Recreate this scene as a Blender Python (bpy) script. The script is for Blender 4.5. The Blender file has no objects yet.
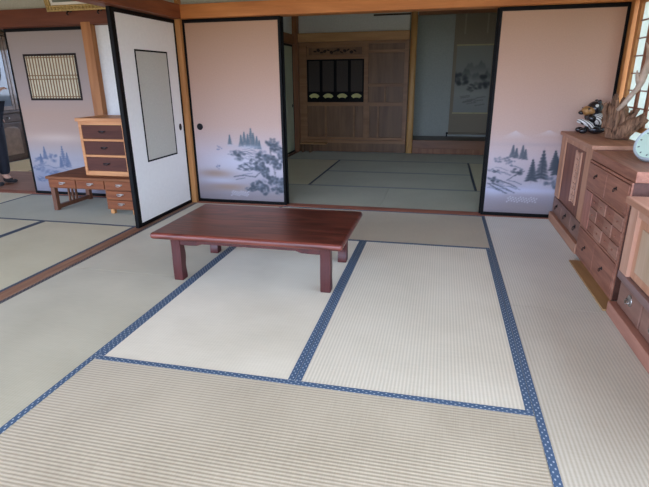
import bpy, bmesh, math, random
import numpy as np
from mathutils import Vector, Matrix
random.seed(7)
PI = math.pi
scene = bpy.context.scene
C = scene.collection
M = 0.955            # width of a mat
W = 4 * M            # width of the room
H = 1.75             # height of the door heads


# ------------------------------------------------------------------ helpers
def lin(c):
    return tuple(((x / 12.92) if x <= 0.04045 else ((x + 0.055) / 1.055) ** 2.4) for x in c)


def rgb(r, g, b):
    return lin((r / 255, g / 255, b / 255)) + (1.0,)


class MB:
    """collects shapes into one bmesh"""

    def __init__(self):
        self.bm = bmesh.new()
        self.smooth = False

    def box(self, x0, x1, y0, y1, z0, z1, rot=None, mat=0):
        c = Vector(((x0 + x1) / 2, (y0 + y1) / 2, (z0 + z1) / 2))
        m = Matrix.Translation(c)
        if rot:
            m = m @ rot.to_4x4()
        m = m @ Matrix.Diagonal((abs(x1 - x0), abs(y1 - y0), abs(z1 - z0), 1))
        r = bmesh.ops.create_cube(self.bm, size=1, matrix=m)
        if mat:
            fs = {f for v in r['verts'] for f in v.link_faces}
            for f in fs:
                f.material_index = mat
        return self

    def tube(self, pts, radii, seg=10, cap=True, mat=0):
        pts = [Vector(p) for p in pts]
        n = len(pts)
        if not hasattr(radii, '__len__'):
            radii = [radii] * n
        rings = []
        prev = None
        for i, p in enumerate(pts):
            t = (pts[min(i + 1, n - 1)] - pts[max(i - 1, 0)]).normalized()
            a = prev if prev is not None else (Vector((0, 0, 1)) if abs(t.z) < 0.9 else Vector((1, 0, 0)))
            u = (a - t * a.dot(t)).normalized()
            prev = u
            v = t.cross(u)
            r = radii[i]
            rx, ry = r if hasattr(r, '__len__') else (r, r)
            rings.append([self.bm.verts.new(p + u * rx * math.cos(2 * PI * k / seg) + v * ry * math.sin(2 * PI * k / seg)) for k in range(seg)])
        for a, b in zip(rings, rings[1:]):
            for k in range(seg):
                f = self.bm.faces.new((a[k], a[(k + 1) % seg], b[(k + 1) % seg], b[k]))
                f.smooth = True
                f.material_index = mat
        if cap:
            for ring, flip in ((rings[0], True), (rings[-1], False)):
                f = self.bm.faces.new(ring[::-1] if flip else ring)
                f.material_index = mat
        return self

    def lathe(self, prof, centre, axis=(0, 0, 1), seg=32, mat=0):
        q = Vector((0, 0, 1)).rotation_difference(Vector(axis).normalized())
        c = Vector(centre)
        rings = []
        for r, h in prof:
            rings.append([self.bm.verts.new(c + q @ Vector((max(r, 1e-5) * math.cos(2 * PI * k / seg), max(r, 1e-5) * math.sin(2 * PI * k / seg), h))) for k in range(seg)])
        for a, b in zip(rings, rings[1:]):
            for k in range(seg):
                f = self.bm.faces.new((a[k], a[(k + 1) % seg], b[(k + 1) % seg], b[k]))
                f.smooth = True
                f.material_index = mat
        f = self.bm.faces.new(rings[0][::-1]); f.material_index = mat
        f = self.bm.faces.new(rings[-1]); f.material_index = mat
        return self

    def ball(self, c, r, seg=16, rot=None, mat=0):
        rx, ry, rz = r if hasattr(r, '__len__') else (r, r, r)
        m = Matrix.Translation(Vector(c))
        if rot:
            m = m @ rot.to_4x4()
        m = m @ Matrix.Diagonal((rx, ry, rz, 1))
        res = bmesh.ops.create_uvsphere(self.bm, u_segments=seg, v_segments=max(6, seg // 2 + 2), radius=1, matrix=m)
        for f in {f for v in res['verts'] for f in v.link_faces}:
            f.smooth = True
            f.material_index = mat
        return self

    def prism(self, outline, y0, y1, plane='xz', mat=0):
        """extrude a 2D outline"""
        def P(a, b, d):
            return {'xz': (a, d, b), 'yz': (d, a, b), 'xy': (a, b, d)}[plane]
        A = [self.bm.verts.new(P(a, b, y0)) for a, b in outline]
        B = [self.bm.verts.new(P(a, b, y1)) for a, b in outline]
        n = len(A)
        fs = [self.bm.faces.new(A[::-1]), self.bm.faces.new(B)]
        for k in range(n):
            fs.append(self.bm.faces.new((A[k], A[(k + 1) % n], B[(k + 1) % n], B[k])))
        for f in fs:
            f.material_index = mat
        return self

    def obj(self, name, mats, parent=None, loc=None, bevel=0.0, seg=2, recalc=True):
        if recalc:
            bmesh.ops.recalc_face_normals(self.bm, faces=self.bm.faces[:])
        me = bpy.data.meshes.new(name)
        self.bm.to_mesh(me)
        self.bm.free()
        o = bpy.data.objects.new(name, me)
        C.objects.link(o)
        for m in (mats if isinstance(mats, (list, tuple)) else [mats]):
            me.materials.append(m)
        if parent is not None:
            o.parent = parent
        if loc:
            o.location = loc
        if bevel:
            b = o.modifiers.new('bevel', 'BEVEL')
            b.width = bevel
            b.segments = seg
            b.limit_method = 'ANGLE'
            b.angle_limit = math.radians(40)
        return o


def tag(o, label, cat, group=None):
    o['label'] = label
    o['category'] = cat
    if group:
        o['group'] = group
    return o


def thing(name, label, cat, loc=(0, 0, 0), rotz=0.0, group=None):
    o = bpy.data.objects.new(name, None)
    o.empty_display_size = 0.1
    C.objects.link(o)
    o.location = loc
    o.rotation_euler = (0, 0, rotz)
    return tag(o, label, cat, group)


def struct(o):
    o['kind'] = 'structure'
    return o


# ------------------------------------------------------------------ materials
class N:
    def __init__(self, name):
        self.m = bpy.data.materials.new(name)
        self.m.use_nodes = True
        self.t = self.m.node_tree
        self.b = self.t.nodes['Principled BSDF']

    def n(self, typ, **kw):
        o = self.t.nodes.new(typ)
        for k, v in kw.items():
            if k.startswith('i_'):
                o.inputs[k[2:].replace('_', ' ')].default_value = v
            else:
                setattr(o, k, v)
        return o

    def l(self, a, b):
        self.t.links.new(a, b)

    def ramp(self, fac, stops):
        r = self.n('ShaderNodeValToRGB')
        e = r.color_ramp.elements
        while len(e) < len(stops):
            e.new(0.5)
        for x, (p, c) in zip(e, stops):
            x.position = p
            x.color = c
        self.l(fac, r.inputs['Fac'])
        return r.outputs['Color']

    def coord(self, scale=(1, 1, 1), rot=(0, 0, 0)):
        tc = self.n('ShaderNodeTexCoord')
        mp = self.n('ShaderNodeMapping')
        mp.inputs['Scale'].default_value = scale
        mp.inputs['Rotation'].default_value = rot
        self.l(tc.outputs['Object'], mp.inputs['Vector'])
        return mp.outputs['Vector']

    def bump(self, h, strength=0.2, dist=0.002):
        b = self.n('ShaderNodeBump')
        b.inputs['Strength'].default_value = strength
        b.inputs['Distance'].default_value = dist
        self.l(h, b.inputs['Height'])
        self.l(b.outputs['Normal'], self.b.inputs['Normal'])


def set_in(b, **kw):
    for k, v in kw.items():
        b.inputs[k.replace('_', ' ')].default_value = v


def plain(name, col, rough=0.5, metal=0.0, var=0.06, vscale=12, coat=0.0, spec=0.5):
    k = N(name)
    nz = k.n('ShaderNodeTexNoise', i_Scale=vscale, i_Detail=4.0)
    k.l(k.coord(), nz.inputs['Vector'])
    a = tuple(c * (1 - var * 2) for c in col[:3]) + (1,)
    b = tuple(min(1, c * (1 + var * 2)) for c in col[:3]) + (1,)
    k.l(k.ramp(nz.outputs['Fac'], [(0.3, a), (0.7, b)]), k.b.inputs['Base Color'])
    set_in(k.b, Roughness=rough, Metallic=metal)
    k.b.inputs['Coat Weight'].default_value = coat
    k.b.inputs['Specular IOR Level'].default_value = spec
    return k.m


def wood(name, dark, light, axis='x', rough=0.45, scale=1.0, coat=0.0, rings=False, bump=0.08):
    k = N(name)
    s = {'x': (1.2, 14, 14), 'y': (14, 1.2, 14), 'z': (14, 14, 1.2)}[axis]
    v = k.coord(tuple(a * scale for a in s))
    n1 = k.n('ShaderNodeTexNoise', i_Scale=1.6, i_Detail=6.0, i_Roughness=0.6, i_Distortion=0.6)
    k.l(v, n1.inputs['Vector'])
    fac = n1.outputs['Fac']
    if rings:
        s2 = {'x': (0.9, 5.5, 5.5), 'y': (5.5, 0.9, 5.5), 'z': (5.5, 5.5, 0.9)}[axis]
        v2 = k.coord(s2)
        n2 = k.n('ShaderNodeTexNoise', i_Scale=1.0, i_Detail=1.5, i_Distortion=0.2)
        k.l(v2, n2.inputs['Vector'])
        mu = k.n('ShaderNodeMath', operation='MULTIPLY')
        mu.inputs[1].default_value = 60.0
        k.l(n2.outputs['Fac'], mu.inputs[0])
        sn = k.n('ShaderNodeMath', operation='SINE')
        k.l(mu.outputs[0], sn.inputs[0])
        ma = k.n('ShaderNodeMath', operation='MULTIPLY_ADD')
        ma.inputs[1].default_value = 0.11
        k.l(sn.outputs[0], ma.inputs[0])
        k.l(fac, ma.inputs[2])
        fac = ma.outputs[0]
    mid = tuple((a + b) / 2 for a, b in zip(dark, light))
    k.l(k.ramp(fac, [(0.3, dark), (0.5, mid), (0.7, light)]), k.b.inputs['Base Color'])
    set_in(k.b, Roughness=rough)
    k.b.inputs['Coat Weight'].default_value = coat
    k.b.inputs['Coat Roughness'].default_value = 0.28
    k.b.inputs['Specular IOR Level'].default_value = 0.38
    if bump:
        k.bump(fac, bump, 0.001)
    return k.m


def tatami_mat_material(name, c0, c1, pitch=0.0155, tangent=(0, 1, 0), sheen=0.6, stripe=1.0):
    """woven rush: fine ridges parallel to the long side (local X), crossing threads, slight fading"""
    k = N(name)
    tc = k.n('ShaderNodeTexCoord')
    sep = k.n('ShaderNodeSeparateXYZ')
    k.l(tc.outputs['Object'], sep.inputs[0])
    ml = k.n('ShaderNodeMath', operation='MULTIPLY'); ml.inputs[1].default_value = 2 * PI / pitch
    k.l(sep.outputs['Y'], ml.inputs[0])
    sn = k.n('ShaderNodeMath', operation='SINE'); k.l(ml.outputs[0], sn.inputs[0])
    h = k.n('ShaderNodeMath', operation='MULTIPLY_ADD'); h.inputs[1].default_value = 0.5; h.inputs[2].default_value = 0.5
    k.l(sn.outputs[0], h.inputs[0])
    # rushes across the mat
    nz = k.n('ShaderNodeTexNoise', i_Scale=1.0, i_Detail=3.0)
    k.l(k.coord((420, 14, 10)), nz.inputs['Vector'])
    big = k.n('ShaderNodeTexNoise', i_Scale=2.2, i_Detail=3.0)
    k.l(k.coord((1.0, 1.0, 1.0)), big.inputs['Vector'])
    a = k.n('ShaderNodeMath', operation='MULTIPLY_ADD'); a.inputs[1].default_value = 0.36 * stripe
    k.l(h.outputs[0], a.inputs[0])
    b = k.n('ShaderNodeMath', operation='MULTIPLY_ADD'); b.inputs[1].default_value = 0.35; b.inputs[2].default_value = -0.05
    k.l(nz.outputs['Fac'], b.inputs[0])
    c = k.n('ShaderNodeMath', operation='MULTIPLY_ADD'); c.inputs[1].default_value = 0.5 + 0.36 * (1 - stripe)
    k.l(big.outputs['Fac'], c.inputs[0]); k.l(b.outputs[0], c.inputs[2]); k.l(c.outputs[0], a.inputs[2])
    k.l(k.ramp(a.outputs[0], [(0.22, c0), (0.78, c1)]), k.b.inputs['Base Color'])
    set_in(k.b, Roughness=0.55)
    k.b.inputs['Specular IOR Level'].default_value = 0.45
    k.b.inputs['Anisotropic'].default_value = 0.5
    k.b.inputs['Sheen Weight'].default_value = sheen
    k.b.inputs['Sheen Roughness'].default_value = 0.35
    k.b.inputs['Sheen Tint'].default_value = (1.0, 0.98, 0.92, 1)
    cv = k.n('ShaderNodeCombineXYZ')
    for i in range(3):
        cv.inputs[i].default_value = tangent[i]
    k.l(cv.outputs[0], k.b.inputs['Tangent'])
    k.bump(h.outputs[0], 0.55 * stripe, 0.0012)
    return k.m


def heri_material(name, base, dot, px=0.026, py=0.017):
    k = N(name)
    tc = k.n('ShaderNodeTexCoord')
    sep = k.n('ShaderNodeSeparateXYZ')
    k.l(tc.outputs['Object'], sep.inputs[0])
    outs = []
    for ax, p in (('X', px), ('Y', py)):
        ml = k.n('ShaderNodeMath', operation='MULTIPLY'); ml.inputs[1].default_value = 2 * PI / p
        k.l(sep.outputs[ax], ml.inputs[0])
        sn = k.n('ShaderNodeMath', operation='SINE'); k.l(ml.outputs[0], sn.inputs[0])
        outs.append(sn.outputs[0])
    pr = k.n('ShaderNodeMath', operation='MULTIPLY')
    k.l(outs[0], pr.inputs[0]); k.l(outs[1], pr.inputs[1])
    k.l(k.ramp(pr.outputs[0], [(0.55, base), (0.80, dot)]), k.b.inputs['Base Color'])
    set_in(k.b, Roughness=0.6)
    return k.m


def attr_material(name, rough=0.6):
    """painted paper: colours come from the picture held on the panel"""
    k = N(name)
    a = k.n('ShaderNodeVertexColor')
    a.layer_name = 'paint'
    nz = k.n('ShaderNodeTexNoise', i_Scale=90.0, i_Detail=3.0)
    k.l(k.coord((1, 1, 1)), nz.inputs['Vector'])
    mx = k.n('ShaderNodeMixRGB', blend_type='MULTIPLY')
    mx.inputs['Fac'].default_value = 0.15
    k.l(a.outputs['Color'], mx.inputs['Color1'])
    k.l(nz.outputs['Fac'], mx.inputs['Color2'])
    k.l(mx.outputs['Color'], k.b.inputs['Base Color'])
    set_in(k.b, Roughness=rough)
    k.bump(nz.outputs['Fac'], 0.04, 0.0006)
    return k.m


def shoji_paper(name):
    k = N(name)
    d = k.n('ShaderNodeBsdfDiffuse'); d.inputs['Color'].default_value = rgb(238, 240, 226)
    t = k.n('ShaderNodeBsdfTranslucent'); t.inputs['Color'].default_value = rgb(244, 250, 228)
    nz = k.n('ShaderNodeTexNoise', i_Scale=35.0, i_Detail=4.0)
    k.l(k.coord(), nz.inputs['Vector'])
    mxc = k.ramp(nz.outputs['Fac'], [(0.3, rgb(222, 230, 222)), (0.7, rgb(236, 242, 236))])
    k.l(mxc, t.inputs['Color'])
    m = k.n('ShaderNodeMixShader'); m.inputs[0].default_value = 0.46
    k.l(d.outputs[0], m.inputs[1]); k.l(t.outputs[0], m.inputs[2])
    k.l(m.outputs[0], k.t.nodes['Material Output'].inputs['Surface'])
    return k.m


m_beam = wood('beam wood', rgb(172, 102, 52), rgb(214, 142, 82), 'x', 0.42, 0.6)
m_beam_y = wood('beam wood along depth', rgb(142, 78, 44), rgb(186, 114, 68), 'y', 0.42, 0.6)
m_beamd = wood('dark lintel wood', rgb(86, 42, 24), rgb(120, 64, 38), 'x', 0.5, 0.6)
m_beamd_y = wood('dark lintel wood along depth', rgb(108, 56, 34), rgb(146, 84, 52), 'y', 0.5, 0.6)
m_postd = wood('left room post wood', rgb(150, 94, 50), rgb(184, 126, 74), 'z', 0.5, 0.6)
m_post = wood('post wood', rgb(172, 112, 62), rgb(206, 150, 92), 'z', 0.45, 0.6)
m_sill = wood('sill wood', rgb(118, 84, 66), rgb(172, 132, 106), 'y', 0.45, 0.8)
m_sill_x = wood('sill wood across', rgb(120, 68, 50), rgb(160, 100, 76), 'x', 0.4, 0.8)
m_dwood = wood('dim panel wood', rgb(126, 82, 56), rgb(162, 112, 78), 'z', 0.45, 0.6)
m_dwood_x = wood('dim rail wood', rgb(122, 80, 52), rgb(156, 106, 72), 'x', 0.45, 0.6)
m_plaster = plain('sand plaster grey green', rgb(180, 184, 176), 0.9, var=0.04, vscale=60)
m_plasterw = plain('white plaster', rgb(226, 228, 226), 0.9, var=0.02, vscale=40)
m_ceil = wood('ceiling boards', rgb(184, 154, 116), rgb(208, 180, 142), 'y', 0.6, 0.4)
m_floorw = wood('corridor boards', rgb(150, 108, 90), rgb(188, 144, 122), 'x', 0.35, 0.5)
m_black = plain('black lacquer', rgb(9, 9, 10), 0.5, var=0.02, spec=0.14)
m_darkbrown = plain('dark brown lacquer', rgb(34, 22, 18), 0.5, var=0.05, spec=.2)
m_paint = attr_material('painted door paper', 0.55)
m_whitep = plain('white door paper', rgb(242, 240, 235), 0.6, var=0.01, vscale=30)
m_insetp = plain('beige inset cloth', rgb(196, 194, 182), 0.65, var=0.03, vscale=80)
m_palep = plain('pale green door paper', rgb(190, 196, 168), 0.7, var=0.03, vscale=30)
m_iron = plain('black iron', rgb(34, 32, 34), 0.4, 0.6)
m_silver = plain('worn silver metal', rgb(176, 172, 166), 0.35, 0.9)
m_shoji = shoji_paper('shoji paper')
m_kumiko = wood('shoji lattice wood', rgb(122, 70, 48), rgb(160, 104, 74), 'z', 0.5, 0.8)
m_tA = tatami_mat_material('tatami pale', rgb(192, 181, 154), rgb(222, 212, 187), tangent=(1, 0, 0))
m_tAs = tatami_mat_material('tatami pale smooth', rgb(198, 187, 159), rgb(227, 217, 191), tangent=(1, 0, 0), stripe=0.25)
m_tB = tatami_mat_material('tatami tan', rgb(148, 134, 107), rgb(194, 180, 152), tangent=(0, 1, 0))
m_tC = tatami_mat_material('tatami side', rgb(166, 154, 128), rgb(199, 189, 165), tangent=(1, 0, 0), sheen=1.0)
m_tL = tatami_mat_material('tatami left side', rgb(164, 156, 128), rgb(194, 186, 158), tangent=(1, 0, 0), sheen=0.4, stripe=0.25)
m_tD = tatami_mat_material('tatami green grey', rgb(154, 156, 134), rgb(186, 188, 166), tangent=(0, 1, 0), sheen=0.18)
m_tE = tatami_mat_material('tatami grey', rgb(160, 149, 124), rgb(194, 183, 156), tangent=(0, 1, 0), sheen=0.3)
m_tY = tatami_mat_material('tatami yellow', rgb(186, 178, 142), rgb(214, 207, 176), tangent=(1, 0, 0), sheen=0.12)
m_tcore = plain('straw core', rgb(170, 150, 110), 0.9)
m_heri = heri_material('blue dotted edging', rgb(64, 88, 112), rgb(176, 184, 186), 0.032, 0.021)
m_herid = heri_material('grey dotted edging', rgb(70, 70, 78), rgb(150, 142, 132), 0.03, 0.02)
m_heriback = heri_material('slate edging', rgb(66, 80, 98), rgb(104, 120, 136))
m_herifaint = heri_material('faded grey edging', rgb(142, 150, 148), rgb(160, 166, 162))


# ------------------------------------------------------------------ room shell
def S(name, mat, *boxes, bevel=0.0):
    b = MB()
    for bx in boxes:
        b.box(*bx)
    return struct(b.obj(name, mat, bevel=bevel))


CZ = 2.55
S('floor', m_floorw, (-5.6, 4.1, -5.4, 5.0, -0.14, -0.056))
S('ceiling', m_ceil, (-5.6, 4.1, -3.98, 5.0, CZ, CZ + 0.06))
S('ceiling_veranda', m_ceil, (-5.6, 4.1, -5.6, -3.982, 2.25, 2.3))
# boards of the corridor beyond the left room and the veranda behind the viewer
S('floor_corridor', m_floorw, (-5.4, -0.1, 0.125, 1.24, -0.055, -0.003))
S('floor_veranda', m_floorw, (-5.4, 4.0, -5.3, -3.96, -0.055, -0.01))
# sills
b = MB()
b.box(-0.098, -0.001, -3.82, -0.03, -0.055, 0.003)
for gx in (-0.085, -0.05):
    b.box(gx, gx + 0.012, -3.82, -0.04, 0.003, 0.0045)
struct(b.obj('trim_1', m_sill))
b = MB()
b.box(0.0135, W + 0.006, 0.001, 0.109, -0.055, 0.003)
for gy in (0.005, 0.05, 0.095):
    b.box(0.0135, W + 0.006, gy, gy + 0.012, 0.003, 0.006)
struct(b.obj('trim_2', m_sill_x))
b = MB()
b.box(-5.4, -0.043, 0.001, 0.119, -0.055, 0.003)
for gy in (0.005, 0.05, 0.1):
    b.box(-5.4, -1.12, gy, gy + 0.012, 0.003, 0.006)
struct(b.obj('trim_3', m_sill_x))
# posts
S('trim_4', m_post, (-0.042, 0.0125, -0.028, 0.118, -0.055, CZ), bevel=0.003)
S('trim_5', m_postd, (-1.044, -0.936, -0.037, 0.118, -0.055, 1.762), bevel=0.003)
S('trim_6', m_post, (W + 0.007, W + 0.1, -0.05, 0.118, -0.055, CZ), bevel=0.003)
# lintels: grooved head with a rail laid over its face
b = MB()
b.box(0.0135, W + 0.006, 0.0, 0.118, 1.755, 1.80)
b.box(0.0135, W + 0.006, -0.036, -0.001, 1.757, 1.875)
struct(b.obj('trim_7', m_beam, bevel=0.003))
b = MB()
b.box(-0.098, 0.0, -3.82, -0.029, 1.752, 1.80)
b.box(0.001, 0.036, -3.82, -0.037, 1.754, 1.875)
b.box(-0.134, -0.099, -3.82, -0.037, 1.754, 1.875)
struct(b.obj('trim_8', m_beamd_y, bevel=0.003))
b = MB()
b.box(-5.4, -0.043, 0.0, 0.118, 1.733, 1.80)
b.box(-5.4, -0.135, -0.036, -0.001, 1.740, 1.90)
struct(b.obj('trim_9', m_beamd, bevel=0.003))
# plaster over the lintels
S('wall_back', m_plaster, (0.0135, W + 0.006, 0.03, 0.09, 1.80, CZ))
S('wall_between', m_plaster, (-0.08, -0.02, -3.82, -0.03, 1.80, CZ))
S('wall_left_back', m_plaster, (-5.4, -0.043, 0.03, 0.09, 1.80, CZ))
S('wall_left_panel', m_plasterw, (-0.935, -0.043, 0.03, 0.09, 0.003, 1.733))
# left room, left wall
S('wall_left', m_plaster, (-5.5, -5.4, -3.9, 4.9, -0.055, CZ))
# right wall round the shoji window
b = MB()
b.box(W + 0.01, W + 0.09, -3.9, -0.051, -0.055, 0.58)
b.box(W + 0.01, W + 0.09, -3.9, -0.05, 1.80, CZ)
struct(b.obj('wall_right', m_plaster))
S('trim_10', m_beam_y, (W - 0.005, W + 0.095, -3.9, -0.051, 0.58, 0.618), bevel=0.002)
S('trim_11', m_beam_y, (W - 0.005, W + 0.095, -3.9, -0.051, 1.757, 1.80), bevel=0.002)
b = MB()
b.box(W + 0.01, W + 0.09, 0.119, 2.985, -0.055, 0.618)
b.box(W + 0.01, W + 0.09, 0.119, 2.985, 1.757, CZ)
b.box(W + 0.01, W + 0.09, 2.985, 4.9, -0.055, CZ)
struct(b.obj('wall_back_right', m_plaster))
# front wall over the open veranda doors
S('wall_front', m_plaster, (-5.4, 4.0, -3.96, -3.88, 1.80, CZ))
S('trim_12', m_beam, (-5.4, 4.0, -3.96, -3.86, 1.757, 1.80))


def shoji(name, y0, y1, x, rows, cols, z0, z1):
    """paper window sash lying in a plane of constant x, wood lattice on the room side"""
    root = bpy.data.objects.new(name, None)
    C.objects.link(root)
    root.location = (x, (y0 + y1) / 2, z0)
    struct(root)
    hw = (y1 - y0) / 2
    hh = z1 - z0
    b = MB()
    b.box(-0.016, 0.016, -hw, -hw + 0.035, 0, hh).box(-0.016, 0.016, hw - 0.06, hw, 0, hh)
    b.box(-0.016, 0.016, -hw + 0.035, hw - 0.06, 0, 0.035).box(-0.016, 0.016, -hw + 0.035, hw - 0.06, hh - 0.03, hh)
    b.box(-0.016, 0.016, -hw + 0.035, hw - 0.06, 0.205, 0.242)
    b.obj('sash', m_post, root, bevel=0.002)
    b = MB()
    ya, yb = -hw + 0.035, hw - 0.06
    for i in range(1, cols):
        yy = ya + (yb - ya) * i / cols
        b.box(-0.012, 0.006, yy - 0.016, yy + 0.016, 0.242, hh - 0.03)
    for j in range(1, rows):
        zz = 0.242 + (hh - 0.272) * j / rows
        b.box(-0.006, 0.006, ya, yb, zz - 0.0045, zz + 0.0045)
    b.obj('lattice', m_kumiko, root)
    MB().box(0.0065, 0.0085, ya - 0.01, yb + 0.01, 0.03, hh - 0.025).obj('paper_pane', m_shoji, root)
    return root


for i in range(2):      # two nearer, unseen sashes left out to let in more light
    shoji('window_%d' % (i + 1), -0.09 - 0.94 * (i + 1) + 0.002, -0.09 - 0.94 * i - 0.002, W + 0.04, 7, 4, 0.619, 1.756)
for i in range(3):  # unseen back room windows, added to brighten that room
    shoji('window_%d' % (i + 3), 0.16 + 0.94 * i + 0.002, 0.16 + 0.94 * (i + 1) - 0.002, W + 0.04, 7, 4, 0.619, 1.756)

# ------------------------------------------------------------------ back room shell
S('wall_back_left', m_plaster, (-0.09, -0.031, 0.119, 2.75, -0.055, CZ))
S('wall_back_left_top', m_plasterw, (-0.09, -0.031, 2.75, 3.85, 1.90, CZ))
S('trim_13', m_dwood_x, (-0.09, 0.0, 2.75, 3.799, 1.752, 1.90), bevel=0.003)
S('trim_14', m_dwood, (-0.10, 0.05, 3.80, 3.93, -0.055, CZ), bevel=0.004)
S('wall_far', m_plasterw, (0.051, 1.87, 3.93, 3.98, 1.79, CZ))
S('wall_far_behind', m_plaster, (-0.1, 1.95, 3.99, 4.05, -0.055, CZ))
m_rail = wood('tan rail wood', rgb(178, 130, 84), rgb(206, 160, 110), 'x', .45, .6)
S('trim_15', m_rail, (0.051, 1.885, 3.84, 3.929, 1.785, 1.92), bevel=0.003)
S('trim_16', m_dwood_x, (2.01, W + 0.009, 3.87, 3.95, 2.135, 2.215), bevel=0.003)
S('wall_far_top', m_plaster, (2.01, W + 0.009, 3.89, 3.94, 2.216, CZ))
S('trim_17', plain('dark picture rail', rgb(60, 46, 38), 0.5), (1.3, 1.885, 3.90, 3.929, 2.15, 2.172))
S('wall_alcove', m_plaster, (1.951, W + 0.09, 4.56, 4.62, -0.055, CZ))
S('wall_alcove_side', m_plaster, (1.90, 1.95, 3.99, 4.62, -0.055, CZ))
b = MB()
b.lathe([(0.05, 0), (0.056, 0.05), (0.053, 1.2), (0.05, 2.5)], (1.947, 3.90, -0.05), seg=20)
struct(b.obj('trim_18', wood('pale polished pillar', rgb(196, 144, 86), rgb(222, 176, 116), 'z', 0.4, 0.6)))
S('trim_19', wood('alcove edge board', rgb(122, 82, 56), rgb(150, 104, 74), 'x', 0.4, 0.6), (2.005, W + 0.009, 3.85, 3.92, 0.085, 0.222), bevel=0.004)
S('trim_20', m_dwood, (2.005, W + 0.009, 3.875, 3.92, -0.055, 0.084))
S('floor_alcove', wood('alcove floor', rgb(70, 54, 44), rgb(96, 76, 60), 'x', 0.35, 0.6), (1.951, W + 0.009, 3.921, 4.559, 0.14, 0.217))
# the far room behind the left room
b = MB()
b.box(-5.4, -0.101, 4.0, 4.1, 1.80, CZ).box(-5.4, -4.2, 4.0, 4.1, -0.055, 1.80).box(-0.4, -0.101, 4.0, 4.1, -0.055, 1.80).box(-4.2, -0.4, 4.0, 4.1, -0.055, 0.95)
struct(b.obj('wall_far_left', m_plaster))  # unseen wall; its window gap is added to light the cupboard


# ------------------------------------------------------------------ tatami
def tatami(x0, x1, y0, y1, axis, mat, label, group, heri=m_heri, sides=(True, True), edge2=None):
    if y1 == 0:
        y1 = -0.001 if x0 >= 0 else y1
    if x0 == 0 and y1 == -0.001 and axis == 'y':
        y1 = -0.03
    g = 0.0006
    cx, cy = (x0 + x1) / 2, (y0 + y1) / 2
    L, w = ((x1 - x0), (y1 - y0)) if axis == 'x' else ((y1 - y0), (x1 - x0))
    L, w = L / 2 - 0.0016, w / 2 - g
    t = thing('tatami_mat', label, 'tatami mat', (cx, cy, -0.055), 0 if axis == 'x' else PI / 2, group)
    MB().box(-L, L, -w, w, 0, 0.055).obj('rush_surface', mat, t)
    hs = [heri, edge2 or heri]
    for k, sgn in enumerate((-1, 1)):
        if not sides[k]:
            continue
        y_in, y_out = sgn * (w - 0.029), sgn * (w - 0.0002)
        ya, yb = min(y_in, y_out), max(y_in, y_out)
        o = MB().box(-L + .0002, L - .0002, ya, yb, 0.0545, 0.0562).obj('edging', hs[k], t)
    return t


G1 = 'tatami mats of the front room'
tatami(0, M, -2 * M, 0, 'y', m_tL, 'tatami mat along the wooden sill on the left, level with the low table', G1, sides=(True, True), edge2=m_herid)
tatami(0, M, -4 * M, -2 * M, 'y', m_tL, 'tatami mat in the near left corner, along the wooden sill', G1, edge2=m_herid)
tatami(M, 3 * M, -M, 0, 'x', m_tE, 'tatami mat lying crosswise behind the low table, before the open sliding doors', G1)
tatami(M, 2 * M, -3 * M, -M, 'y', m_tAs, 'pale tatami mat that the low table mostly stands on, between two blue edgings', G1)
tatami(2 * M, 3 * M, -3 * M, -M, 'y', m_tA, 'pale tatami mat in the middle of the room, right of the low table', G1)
tatami(M, 3 * M, -4 * M, -3 * M, 'x', m_tB, 'tan tatami mat lying crosswise nearest the viewer', G1)
tatami(3 * M, 4 * M, -2 * M, 0, 'y', m_tC, 'tatami mat at the right running from the painted door past the tall chest', G1, edge2=m_heri)
tatami(3 * M, 4 * M, -4 * M, -2 * M, 'y', m_tC, 'tatami mat in the near right corner, beside the cabinet nearest the viewer', G1, edge2=m_heri)
o = 0.11
G2 = 'tatami mats of the dim back room'
tatami(0, 2 * M, o, o + M, 'x', m_tD, 'tatami mat just inside the back room, left half behind the sill', G2, m_herifaint)
tatami(2 * M, 4 * M, o, o + M, 'x', m_tD, 'tatami mat just inside the back room, right half behind the sill', G2, m_herifaint)
tatami(M, 3 * M, o + M, o + 2 * M, 'x', m_tD, 'crosswise tatami mat in the middle of the back room, nearer one', G2, m_herifaint)
tatami(M, 3 * M, o + 2 * M, o + 3 * M, 'x', m_tD, 'crosswise tatami mat in the middle of the back room, farther one', G2, m_herifaint)
tatami(0, M, o + M, o + 3 * M, 'y', m_tY, 'pale tatami mat running lengthwise at the left side of the back room', G2, m_heriback)
tatami(3 * M, 4 * M, o + M, o + 3 * M, 'y', m_tY, 'pale tatami mat running lengthwise at the right side of the back room', G2, m_heriback)
tatami(0.051, 2 * M, o + 3 * M, 3.835, 'x', m_tD, 'tatami mat at the foot of the wooden altar panelling', G2, m_herifaint)
tatami(2 * M, 4 * M, o + 3 * M, 3.835, 'x', m_tD, 'tatami mat at the foot of the scroll alcove', G2, m_herifaint)
G3 = 'tatami mats of the left room'
e = -0.10
tatami(e - M, e, -3 * M, -M, 'y', m_tY, 'tatami mat along the far side of the wooden sill, in the left room', G3, m_heriback, sides=(True, True), edge2=m_heriback)
tatami(e - 2 * M, e - M, -3 * M, -M, 'y', m_tY, 'tatami mat at the left picture edge, second from the wooden sill', G3, m_heriback)
tatami(e - 2 * M, e, -M, 0, 'x', m_tD, 'crosswise tatami mat under the low writing desk', G3, m_heriback)
tatami(e - 3 * M, e - 2 * M, -2 * M, 0, 'y', m_tY, 'tatami mat at the far left picture edge by the standing person', G3, m_heriback)
G4 = 'tatami mats of the farthest left room'
tatami(-4.2, -3.245, 1.25, 3.16, 'y', tatami_mat_material('tatami straw', rgb(202, 174, 118), rgb(226, 200, 146), tangent=(1, 0, 0), sheen=.05), 'yellowish tatami mat in front of the dark glazed cupboard', G4, m_heriback)


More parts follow.
